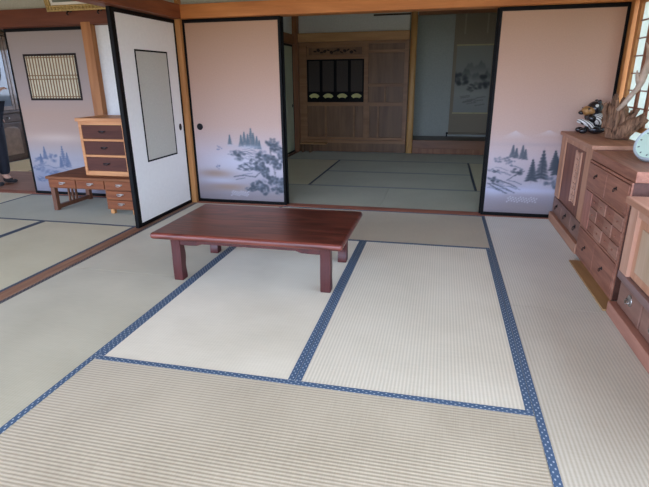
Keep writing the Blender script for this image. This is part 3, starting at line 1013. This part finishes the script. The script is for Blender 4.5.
def rough_tube(mb, pts, rad, seg=12, jit=.12):
    n0 = len(mb.bm.verts)
    mb.tube(pts, rad, seg)
    mb.bm.verts.ensure_lookup_table()
    for v in mb.bm.verts[n0:]:
        v.co += Vector((rs.uniform(-1, 1), rs.uniform(-1, 1), rs.uniform(-1, 1))) * jit * .085


b = MB()
NA, NZ = 40, 12
crown = [.7 + .3 * abs(math.sin(a * 1.7 + .6)) * (1 if rs.random() > .3 else .75) for a in range(NA)]
rings = []
for j in range(NZ + 1):
    f = j / NZ
    ring = []
    for i in range(NA):
        a = 2 * PI * i / NA
        gro = 1 + .13 * math.sin(5 * a + 2.2 * f) + .08 * math.sin(11 * a - 3 * f) + rs.uniform(-.09, .09)
        rx = (.078 + .012 * math.sin(f * PI)) * gro * (1 - .35 * f * f)
        ry = (.085 + .01 * f) * gro * (1 - .3 * f * f)
        h = .235 * f * (1 + (crown[i] - .85) * .9 * f)
        ring.append(b.bm.verts.new((-.045 * f + rx * math.cos(a), .01 * f + ry * math.sin(a), h)))
    rings.append(ring)
for r0, r1 in zip(rings, rings[1:]):
    for i in range(NA):
        b.bm.faces.new((r0[i], r0[(i + 1) % NA], r1[(i + 1) % NA], r1[i])).smooth = True
cv_ = b.bm.verts.new((-.045, .01, .15))
for i in range(NA):
    b.bm.faces.new((rings[-1][i], rings[-1][(i + 1) % NA], cv_))
b.bm.faces.new(rings[0][::-1])
# upright splinters
for x, y, h, lx, ly, r in ((-.06, .0, .312, -.012, .0, .030), (-.095, .03, .245, -.02, .02, .030), (-.05, -.05, .27, -.02, -.01, .026), (-.02, .0, .285, .01, .0, .024), (.0, .03, .25, .015, .02, .024), (.02, -.04, .20, .03, -.01, .024), (-.085, -.03, .225, -.015, -.01, .026)):
    n = 6
    rough_tube(b, [(x + lx * i / n + rs.uniform(-.004, .004), y + ly * i / n, .08 + (h - .08) * i / n) for i in range(n + 1)], [r * (1.15 - .75 * i / n) for i in range(n + 1)], 9, .12)
# thick root slanting up to the right, towards the viewer
for p, r0, r1 in (([(-.03, -.04, .03), (.0, -.07, .06), (.04, -.10, .10), (.08, -.13, .135), (.11, -.15, .165)], .070, .034), ([(.0, -.03, .10), (.03, -.07, .145), (.06, -.09, .185), (.07, -.1, .215)], .032, .008), ([(.02, -.02, .02), (.05, -.06, .06), (.085, -.09, .11), (.10, -.10, .15)], .045, .018)):
    n = len(p)
    rough_tube(b, p, [r0 + (r1 - r0) * i / (n - 1) for i in range(n)], 10, .1)
for v in b.bm.verts:
    v.co.z = max(v.co.z, 0.0)
o = b.obj('root_wood', m_drift, t)
# antler rising behind it
m_ant = plain('bone antler', rgb(196, 174, 154), .5, var=.12, vscale=20)
t = thing('deer_antler', 'pale curved deer antler rising from the driftwood in front of the paper window', 'antler', (3.66, -.62, .975), 0)
b = MB()
b.tube([(3.662, -.62, .985), (3.69, -.648, 1.035), (3.72, -.655, 1.088), (3.75, -.655, 1.13), (3.768, -.655, 1.18), (3.778, -.66, 1.25), (3.787, -.68, 1.32), (3.785, -.74, 1.40), (3.765, -.84, 1.47)], [.014, .017, .017, .018, .023, .024, .020, .014, .004], 14)
b.tube([(3.758, -.655, 1.15), (3.744, -.65, 1.19), (3.734, -.65, 1.22), (3.729, -.65, 1.25)], [.016, .016, .011, .003], 12)
b.tube([(3.782, -.665, 1.27), (3.79, -.64, 1.33), (3.79, -.60, 1.39), (3.78, -.57, 1.43)], [.018, .017, .011, .003], 12)
for v in b.bm.verts:
    v.co -= Vector((3.66, -.62, .975))
b.obj('beam_and_tines', m_ant, t)
# round clock leaning back on the chest
t = thing('round_clock', 'round pale green clock leaning back on the drawer chest at the right edge', 'clock', (3.652, -1.40, .7455), 0)
nrm = Vector((-.68, -.44, .60)).normalized()
side = Vector((0, 0, 1)).cross(nrm).normalized()
upv = nrm.cross(side)
RC = .121
cc = Vector((0, 0, RC * upv.z + .014))
m_rim = plain('grey plastic rim', rgb(176, 186, 188), .35, var=.02)
m_markg = plain('grey print', rgb(92, 104, 104), .6)
m_face = plain('pale green dial', rgb(206, 232, 214), .5, var=.01)
b = MB()
b.lathe([(RC * .9, -.03), (RC, -.022), (RC, .008), (RC * .95, .013), (RC * .9, .008), (RC * .89, .0)], cc, nrm, 48)
b.obj('rim', m_rim, t)
b = MB(); b.lathe([(RC * .885, .0), (RC * .885, .003)], cc, nrm, 48); b.obj('dial', m_face, t)
for h in range(12):
    a = 2 * PI * h / 12
    dvec = upv * math.cos(a) + side * math.sin(a)
    p = cc + dvec * RC * .76 + nrm * .0032
    MB().tube([p - dvec * .005, p + dvec * .005], [.0035, .0035], 6).obj('hour_mark', m_markg, t)
b = MB()
for a, ln in ((1.25, .5), (2.0, .62)):
    dvec = upv * math.cos(a) + side * math.sin(a)
    b.tube([cc + nrm * .006 - dvec * .012, cc + nrm * .006 + dvec * RC * ln], [.004, .0025], 6)
b.lathe([(.007, .003), (.007, .009)], cc, nrm, 12)
b.obj('hands', m_iron, t)


# ------------------------------------------------------------------ altar cupboard panelling in the back room
m_al = wood('altar wood', rgb(108, 78, 54), rgb(138, 104, 74), 'z', .45, .6)
m_alx = wood('altar rail wood', rgb(136, 96, 64), rgb(168, 124, 86), 'x', .45, .6)
m_mesh = plain('dark gauze', rgb(64, 54, 46), .7, var=.2, vscale=90)
m_gold = plain('pale gold fan', rgb(206, 200, 130), .5, var=.05)
t = thing('altar_cupboard', 'built-in wooden altar cupboard with four dark gauze doors in the back room', 'cupboard', (.95, 3.89, 0.0015))
AX = -.95
b = MB()
b.box(AX + .055, AX + 1.885, .03, .05, 0, 1.78)
b.obj('back_boards', m_al, t)
b = MB()
for x0, x1 in ((.055, .185), (1.162, 1.235), (1.815, 1.885)):
    b.box(AX + x0, AX + x1, -.012, .0295, .205, 1.78)
for x0, x1, z0, z1 in ((.185, 1.162, 1.72, 1.78), (.185, 1.162, 1.515, 1.555), (.185, 1.162, .765, .828), (1.235, 1.815, 1.60, 1.645), (1.235, 1.815, 1.075, 1.125), (1.235, 1.815, .765, .828), (.185, 1.162, .205, .25), (1.235, 1.815, .205, .25), (1.235, 1.815, 1.74, 1.78)):
    b.box(AX + x0, AX + x1, -.010, .0295, z0, z1)
for xv in (.508, 1.0):
    b.box(AX + xv - .016, AX + xv + .016, -.006, .0295, .25, .765)
b.box(AX + 1.235, AX + 1.26, -.006, .0295, .25, .765)
b.box(AX + 1.41 - .016, AX + 1.41 + .016, -.006, .0295, .25, .765)
b.box(AX + 1.50, AX + 1.53, -.006, .0295, .828, 1.075)
b.obj('frame', m_alx, t, bevel=.002)
b = MB(); b.box(AX + .055, AX + 1.885, -.045, .0295, .15, .2045); b.obj('rail', m_alx, t, bevel=.003)
b = MB(); b.box(AX + .055, AX + 1.885, -.022, .0295, 0, .1495); b.obj('base_board', m_al, t, bevel=.003)
# carved transom: solid board, dark cloud pattern laid on paints the shade of piercings
b = MB(); b.box(AX + .20, AX + 1.15, .006, .0295, 1.557, 1.718)
tr = b.obj('transom', m_al, t)
b = MB()
b.box(AX + .19, AX + .225, -.002, .0055, 1.557, 1.718).box(AX + 1.125, AX + 1.16, -.002, .0055, 1.557, 1.718)
b.box(AX + .225, AX + 1.125, -.002, .0055, 1.557, 1.58).box(AX + .225, AX + 1.125, -.002, .0055, 1.695, 1.718)
b.obj('transom_frame', m_alx, tr)
b = MB()
for k in range(13):
    x = .33 + .056 * k
    b.ball((AX + x, .005, 1.638 + .02 * math.sin(k * 2.1)), (.03, .004, .012 + .012 * (k % 2)), 14, R(.5 * math.sin(k * 1.7), 3, 'Y'))
b.obj('carving', plain('painted piercing shade', rgb(46, 28, 20), .8), tr)
for k in range(4):
    x0 = .188 + .243 * k
    d = MB()
    d.box(AX + x0, AX + x0 + .022, .0, .026, .83, 1.513).box(AX + x0 + .219, AX + x0 + .241, .0, .026, .83, 1.513)
    d.box(AX + x0 + .022, AX + x0 + .219, .0, .026, .83, .85).box(AX + x0 + .022, AX + x0 + .219, .0, .026, 1.49, 1.513)
    d.box(AX + x0 + .022, AX + x0 + .219, .006, .026, .85, 1.0)
    d = d.obj('gauze_door', m_black, t, bevel=.002)
    MB().box(AX + x0 + .022, AX + x0 + .219, .012, .024, 1.001, 1.49).obj('gauze', m_mesh, d)
    fan = []
    cx = AX + x0 + .1205
    for i in range(13):
        a = PI * (.2 + .6 * i / 12)
        fan.append((cx + .112 * math.cos(a), .865 + .105 * math.sin(a)))
    for i in range(12, -1, -1):
        a = PI * (.2 + .6 * i / 12)
        fan.append((cx + .062 * math.cos(a), .875 + .03 * math.sin(a)))
    b = MB(); b.prism(fan, .001, .0058); b.obj('fan_ornament', m_gold, d)
# little step before it
t = thing('wooden_step', 'small wooden step board at the left foot of the altar cupboard', 'step', (.325, 3.745, 0.0015))
b = MB(); b.box(-.225, .225, -.09, .09, .142, .16); b.obj('board', m_rail, t, bevel=.003)
b = MB(); b.box(-.20, -.17, -.08, .08, 0, .1415); b.obj('support', m_al, t, bevel=.003)
b = MB(); b.box(-.07, -.04, -.08, .08, 0, .1415); b.obj('support', m_al, t, bevel=.003)

# ------------------------------------------------------------------ hanging scroll in the alcove
t = thing('hanging_scroll', 'hanging scroll with a misty ink mountain landscape in the alcove of the back room', 'scroll', (2.925, 4.545, .235))
m_silk = plain('taupe silk mount', rgb(150, 138, 118), .7, var=.05, vscale=70)
m_silk2 = plain('beige silk strip', rgb(172, 160, 136), .7, var=.04, vscale=70)
HW = .345
b = MB(); b.box(-HW, HW, 0, .004, .05, 2.15); b.obj('mount', m_silk, t)
m_broc = plain('pale brocade', rgb(196, 184, 140), .6)
for z0 in (1.475, .372):
    MB().box(-.30, .30, -.0015, -.0003, z0, z0 + .023).obj('brocade_strip', m_broc, t)
cv = Canvas(.58, 1.075, top=True, step=.01)
cv.vgrad([(0, (156, 158, 150)), (.3, (166, 166, 156)), (.7, (150, 152, 142)), (1.1, (158, 158, 144))])
def ridge(cv, x0, x1, zb, h, col, al, seed):
    z = zb + h * (.55 + .45 * np.sin((cv.X - x0) / (x1 - x0) * PI)) * (.8 + .2 * np.sin(cv.X * 31 + seed)) + .012 * np.sin(cv.X * 90 + seed * 3)
    inside = 1 / (1 + np.exp(-(z - cv.Z) / .008))
    fade = np.clip((cv.Z - zb) / (h + .02), 0, 1)
    side = np.clip((cv.X - x0) / .06, 0, 1) * np.clip((x1 - cv.X) / .06, 0, 1)
    cv.mix(al * inside * fade * side, col)


ridge(cv, .12, .58, .62, .22, (96, 100, 98), .8, 1.0)
ridge(cv, -.05, .36, .52, .20, (80, 84, 82), .8, 2.2)
ridge(cv, .26, .64, .5, .18, (74, 78, 78), .8, 4.0)
cv.clump(.1, .55, .12, .10, (50, 54, 54), 24, .8); cv.clump(.46, .5, .12, .10, (54, 58, 58), 22, .7); cv.clump(.3, .4, .1, .06, (66, 70, 68), 18, .6)
cv.blob(.3, .3, .3, .05, (178, 178, 168), .6)
for i in range(9):
    x0 = cv.rs.uniform(.05, .4)
    z0 = cv.rs.uniform(.08, .3)
    cv.stroke([(x0, z0), (x0 + .15, z0 + .02)], .012, (84, 86, 82), .5)
cv.mesh('ink_painting', m_paint, t, (-.29, -.0016, .397), .001)
for x0 in (-.19, .165):
    MB().box(x0, x0 + .025, -.0015, -.0003, 1.66, 2.15).obj('hanging_strip', m_silk2, t)
b = MB()
b.tube([(-HW, .0, .035), (HW, .0, .035)], .019, 16)
rl = b.obj('roller', m_silk, t)
b = MB()
for s in (-1, 1):
    b.tube([(s * HW, 0, .035), (s * (HW + .035), 0, .035)], [.016, .02], 14)
    b.tube([(s * (HW + .02), -.005, .02), (s * (HW + .022), -.02, -.025)], [.007, .016], 10)
b.obj('roller_knobs', m_iron, rl)

# ------------------------------------------------------------------ framed picture over the left lintel
t = thing('framed_picture', 'gold framed picture hung above the lintel of the left room', 'picture', (-.90, -.057, 1.862))
t.rotation_euler = (math.radians(14), 0, 0)
m_gilt = plain('gilt frame', rgb(156, 132, 78), .4, .4, var=.15, vscale=70)
b = MB()
Wp, Hp = .46, .44
for a0, a1, c0, c1 in ((-Wp, Wp, 0, .055), (-Wp, Wp, Hp - .055, Hp), (-Wp, -Wp + .055, .055, Hp - .055), (Wp - .055, Wp, .055, Hp - .055)):
    b.box(a0, a1, -.025, .005, c0, c1)
for i in range(24):
    xx = -Wp + .02 + (2 * Wp - .04) * i / 23
    b.ball((xx, -.025, .028), (.016, .008, .014), 8)
for i in range(10):
    zz = .05 + .38 * i / 10
    b.ball((-Wp + .026, -.025, zz), (.014, .008, .016), 8)
b.obj('frame', m_gilt, t, bevel=.004)
MB().box(-Wp + .05, Wp - .05, -.012, -.006, .05, Hp - .05).obj('mat_board', m_wh, t)
MB().box(-Wp + .085, Wp - .085, -.0135, -.0121, .08, Hp - .08).obj('picture', plain('dull green picture', rgb(96, 106, 96), .5, var=.25, vscale=6), t)
for i, x in enumerate((-1.128, -.79)):
    b = MB()
    b.tube([(0, 0, .03), (0, -.03, .03), (0, -.052, .015), (.012, -.075, -.004), (.03, -.082, -.012)], [.007, .007, .007, .007, .006], 8)
    b.lathe([(.012, 0), (.012, .004)], (0, 0, .03), (0, -1, 0), 12)
    tag(b.obj('picture_hook', m_iron, None, (x, -.0375, 1.83)), ('left' if i == 0 else 'right') + ' black iron hook under the gold picture frame', 'hook', 'picture hooks')

# ------------------------------------------------------------------ glazed cupboard in the far left room
m_cup = plain('dark grey brown cupboard', rgb(84, 62, 48), .45, var=.12, vscale=8, coat=.2)
m_cupl = plain('silvery brown moulding', rgb(132, 108, 90), .4, var=.1, vscale=12, coat=.3)
m_glass = plain('dim cupboard glass', rgb(120, 128, 136), .08, var=.2, vscale=2, spec=.8)
t = thing('glazed_cupboard', 'tall dark cupboard with glazed upper doors in the room at the far left', 'cupboard', (-4.35, 2.5, -.0545))
b = MB(); b.box(-.4, .10, -1.2, 1.3, 0, .80).box(-.4, .04, -1.2, 1.3, .80, 1.95).box(-.42, .15, -1.23, 1.33, .795, .83).box(-.42, .13, -1.23, 1.33, 1.95, 2.0)
b.obj('body', m_cup, t, bevel=.006)
for k in range(5):
    y0 = -1.18 + .495 * k
    d = MB().box(.1, .118, y0, y0 + .485, .66, .785).obj('drawer', m_cup, t, bevel=.006)
    MB().lathe([(.012, 0), (.018, .015), (.012, .024)], (.118, y0 + .242, .722), (1, 0, 0), 12).obj('knob', m_silver, d)
    dd = MB()
    dd.box(.1, .116, y0, y0 + .485, .09, .645)
    d = dd.obj('door', m_cup, t, bevel=.006)
    arch = [(y0 + .07, .15), (y0 + .415, .15)] + [(y0 + .2425 + .1725 * math.cos(a), .52 + .07 * math.sin(a)) for a in [PI * i / 10 for i in range(11)]]
    b = MB(); b.prism(arch, .117, .128, 'yz'); b.obj('raised_panel', m_cupl, d, bevel=.008)
    dd = MB()
    dd.box(.04, .06, y0, y0 + .05, .84, 1.94).box(.04, .06, y0 + .435, y0 + .485, .84, 1.94).box(.04, .06, y0 + .05, y0 + .435, .84, .90).box(.04, .06, y0 + .05, y0 + .435, 1.88, 1.94)
    d = dd.obj('glazed_door', m_cupl, t, bevel=.004)
    MB().box(.045, .052, y0 + .05, y0 + .435, .90, 1.88).obj('glass', m_glass, d)


# ------------------------------------------------------------------ person standing at the far left
def skin(name, verts, edges, radii, mat, parent=None, root=0, loc=(0, 0, 0), levels=2):
    me = bpy.data.meshes.new(name)
    me.from_pydata(verts, edges, [])
    me.materials.append(mat)
    ob = bpy.data.objects.new(name, me)
    C.objects.link(ob)
    ob.location = loc
    md = ob.modifiers.new('skin', 'SKIN')
    md.use_smooth_shade = True
    sv = me.skin_vertices[0].data
    for i, r in enumerate(radii):
        sv[i].radius = r if hasattr(r, '__len__') else (r, r)
    sv[root].use_root = True
    sb = ob.modifiers.new('sub', 'SUBSURF')
    sb.levels = sb.render_levels = levels
    if parent is not None:
        ob.parent = parent
    return ob


m_skin = plain('skin', rgb(206, 160, 136), .5, var=.04)
m_coat = plain('black jacket', rgb(30, 32, 38), .8, var=.1)
m_trs = plain('dark navy trousers', rgb(34, 38, 48), .8, var=.1)
m_hair = plain('dark hair', rgb(28, 24, 22), .5)
m_shoe = plain('dark socks', rgb(36, 34, 36), .8)
pt = thing('person', 'person in dark clothes standing at the far left edge with one hand raised forward', 'person', (-2.87, .40, -.003))
# body (skin shows at head, neck and hands); faces +x
chain = [(0, 0, .90), (.0, 0, 1.05), (.0, 0, 1.25), (.0, 0, 1.36), (.0, 0, 1.42), (.015, 0, 1.47), (.03, 0, 1.54), (.03, 0, 1.61),
         (0, .10, .86), (.0, .10, .48), (-.02, .10, .09), (.05, .10, .035), (.12, .10, .03),
         (0, -.10, .86), (.0, -.10, .48), (-.02, -.10, .09), (.05, -.10, .035), (.12, -.10, .03),
         (0, .18, 1.33), (-.06, .22, 1.06), (-.05, .20, .84), (-.045, .195, .80),
         (0, -.18, 1.33), (.02, -.22, 1.07), (.275, -.16, 1.045), (.35, -.14, 1.10)]
edges = [(0, 1), (1, 2), (2, 3), (3, 4), (4, 5), (5, 6), (6, 7), (0, 8), (8, 9), (9, 10), (10, 11), (11, 12), (0, 13), (13, 14), (14, 15), (15, 16), (16, 17), (3, 18), (18, 19), (19, 20), (20, 21), (3, 22), (22, 23), (23, 24), (24, 25)]
rad = [(.10, .14), (.095, .13), (.11, .16), (.08, .12), (.045, .05), (.045, .048), (.075, .066), (.07, .062),
       .075, .055, .04, .035, .025, .075, .055, .04, .035, .025, .05, .04, .03, .026, .05, .04, .03, .026]
body = skin('body', chain, edges, rad, m_skin, pt)
# jacket and trousers follow the body
j = [0, 1, 2, 3, 4, 18, 19, 20, 22, 23, 24]
mp = {v: i for i, v in enumerate(j)}
skin('jacket', [chain[v] for v in j], [(mp[a], mp[b_]) for a, b_ in edges if a in mp and b_ in mp],
     [(.125, .165), (.115, .15), (.135, .185), (.125, .17), (.075, .08), .092, .066, .05, .092, .066, .056], m_coat, pt)
j = [0, 8, 9, 10, 13, 14, 15]
mp = {v: i for i, v in enumerate(j)}
skin('trousers', [chain[v] for v in j], [(mp[a], mp[b_]) for a, b_ in edges if a in mp and b_ in mp],
     [(.12, .16), .095, .078, .066, .095, .078, .066], m_trs, pt)
for s in (-1, 1):
    skin('sock', [(-.05, s * .10, .045), (.0, s * .10, .045), (.07, s * .10, .035), (.135, s * .10, .026)], [(0, 1), (1, 2), (2, 3)], [(.036, .036), (.045, .042), (.04, .032), (.032, .02)], m_shoe, pt)
b = MB()
b.ball((.005, 0, 1.60), (.098, .088, .10), 20).ball((-.03, 0, 1.55), (.075, .08, .09), 18)
b.obj('hair', m_hair, pt)
b = MB()
b.ball((.113, 0, 1.545), (.016, .012, .02), 10)
for s in (-1, 1):
    b.ball((.03, s * .078, 1.545), (.02, .01, .03), 10)
b.ball((.10, 0, 1.505), (.012, .024, .006), 10)
b.obj('nose_mouth_ears', m_skin, body)
b = MB()
for s in (-1, 1):
    b.ball((.098, s * .03, 1.572), (.008, .012, .007), 10)
b.obj('eyes', m_iron, body)
for s, (hx, hy, hz), up in ((1, (-.045, .195, .79), -1.4), (-1, (.345, -.136, 1.10), .6)):
    # a relaxed hand: palm and five separate fingers
    root = Vector((hx, hy, hz))
    fw = Vector((math.cos(up), -.12 * s, math.sin(up))).normalized()
    sd = Vector((0, 0, 1)).cross(fw).normalized()
    nn = fw.cross(sd)
    b = MB()
    b.tube([root - fw * .03, root, root + fw * .04, root + fw * .075], [(.022, .026), (.022, .032), (.018, .038), (.013, .036)], 14)
    for k, (off, ln) in enumerate(((-.03, .058), (-.011, .072), (.009, .078), (.028, .068))):
        p0 = root + fw * .065 + sd * off
        b.tube([p0, p0 + fw * ln * .45 - nn * .006, p0 + fw * ln * .75 - nn * .02, p0 + fw * ln * .9 - nn * .036], [.0095, .009, .008, .006], 9)
    p0 = root + fw * .01 + sd * s * .03
    b.tube([p0, p0 + fw * .02 + sd * s * .025 - nn * .008, p0 + fw * .045 + sd * s * .034 - nn * .016], [.013, .011, .008], 9)
    b.obj('hand', m_skin, body)

# ------------------------------------------------------------------ light
wld = bpy.data.worlds.new('World')
scene.world = wld
wld.use_nodes = True
nt = wld.node_tree
bg = nt.nodes['Background']
tc = nt.nodes.new('ShaderNodeTexCoord')
sp = nt.nodes.new('ShaderNodeSeparateXYZ')
rp = nt.nodes.new('ShaderNodeValToRGB')
mr = nt.nodes.new('ShaderNodeMapRange')
mr.inputs['From Min'].default_value = -1
nt.links.new(tc.outputs['Generated'], sp.inputs[0])
nt.links.new(sp.outputs['Z'], mr.inputs['Value'])
nt.links.new(mr.outputs[0], rp.inputs['Fac'])
e = rp.color_ramp.elements
e[0].position, e[0].color = 0.455, (0.24, 0.21, 0.15, 1)
e[1].position, e[1].color = 0.515, (0.62, 0.76, 1.05, 1)
nt.links.new(rp.outputs['Color'], bg.inputs['Color'])
bg.inputs['Strength'].default_value = 7.0


def portal(name, loc, rot, sx, sy):
    l = bpy.data.lights.new(name, 'AREA')
    l.shape = 'RECTANGLE'
    l.size, l.size_y = sx, sy
    l.cycles.is_portal = True
    o = bpy.data.objects.new(name, l)
    C.objects.link(o)
    o.location, o.rotation_euler = loc, rot
    return o


portal('veranda_opening_light', (-.8, -5.35, 1.2), (PI / 2, 0, 0), 9.4, 2.6)
portal('added_gap_portal', (W + .12, -2.87, 1.18), (PI / 2, 0, PI / 2), 1.9, 1.2)  # portal over the gap of the left-out sashes

# ------------------------------------------------------------------ camera
cam = bpy.data.cameras.new('camera')
co = bpy.data.objects.new('camera', cam)
C.objects.link(co)
scene.camera = co
F, CX, CY, CZ_, RX, RZ, RY = 488.536575, 2.448490, -4.573048, 1.219558, -0.326379, 0.230580, -0.010224
cz, sz = math.cos(RZ), math.sin(RZ)
fwd = Vector((-sz * math.cos(RX), cz * math.cos(RX), math.sin(RX)))
right = Vector((cz, sz, 0))
up = right.cross(fwd)
c_, s_ = math.cos(RY), math.sin(RY)
r2, u2 = right * c_ + up * s_, up * c_ - right * s_
mw = Matrix((r2, u2, -fwd)).transposed().to_4x4()
mw.translation = (CX, CY, CZ_)
co.matrix_world = mw
cam.sensor_width = 36
cam.lens = F / 649 * 36
cam.clip_start = 0.05

vs = scene.view_settings
vs.view_transform = 'Standard'
vs.look = 'None'
vs.gamma = 1
vs.use_curve_mapping = False
vs.exposure = 0.16
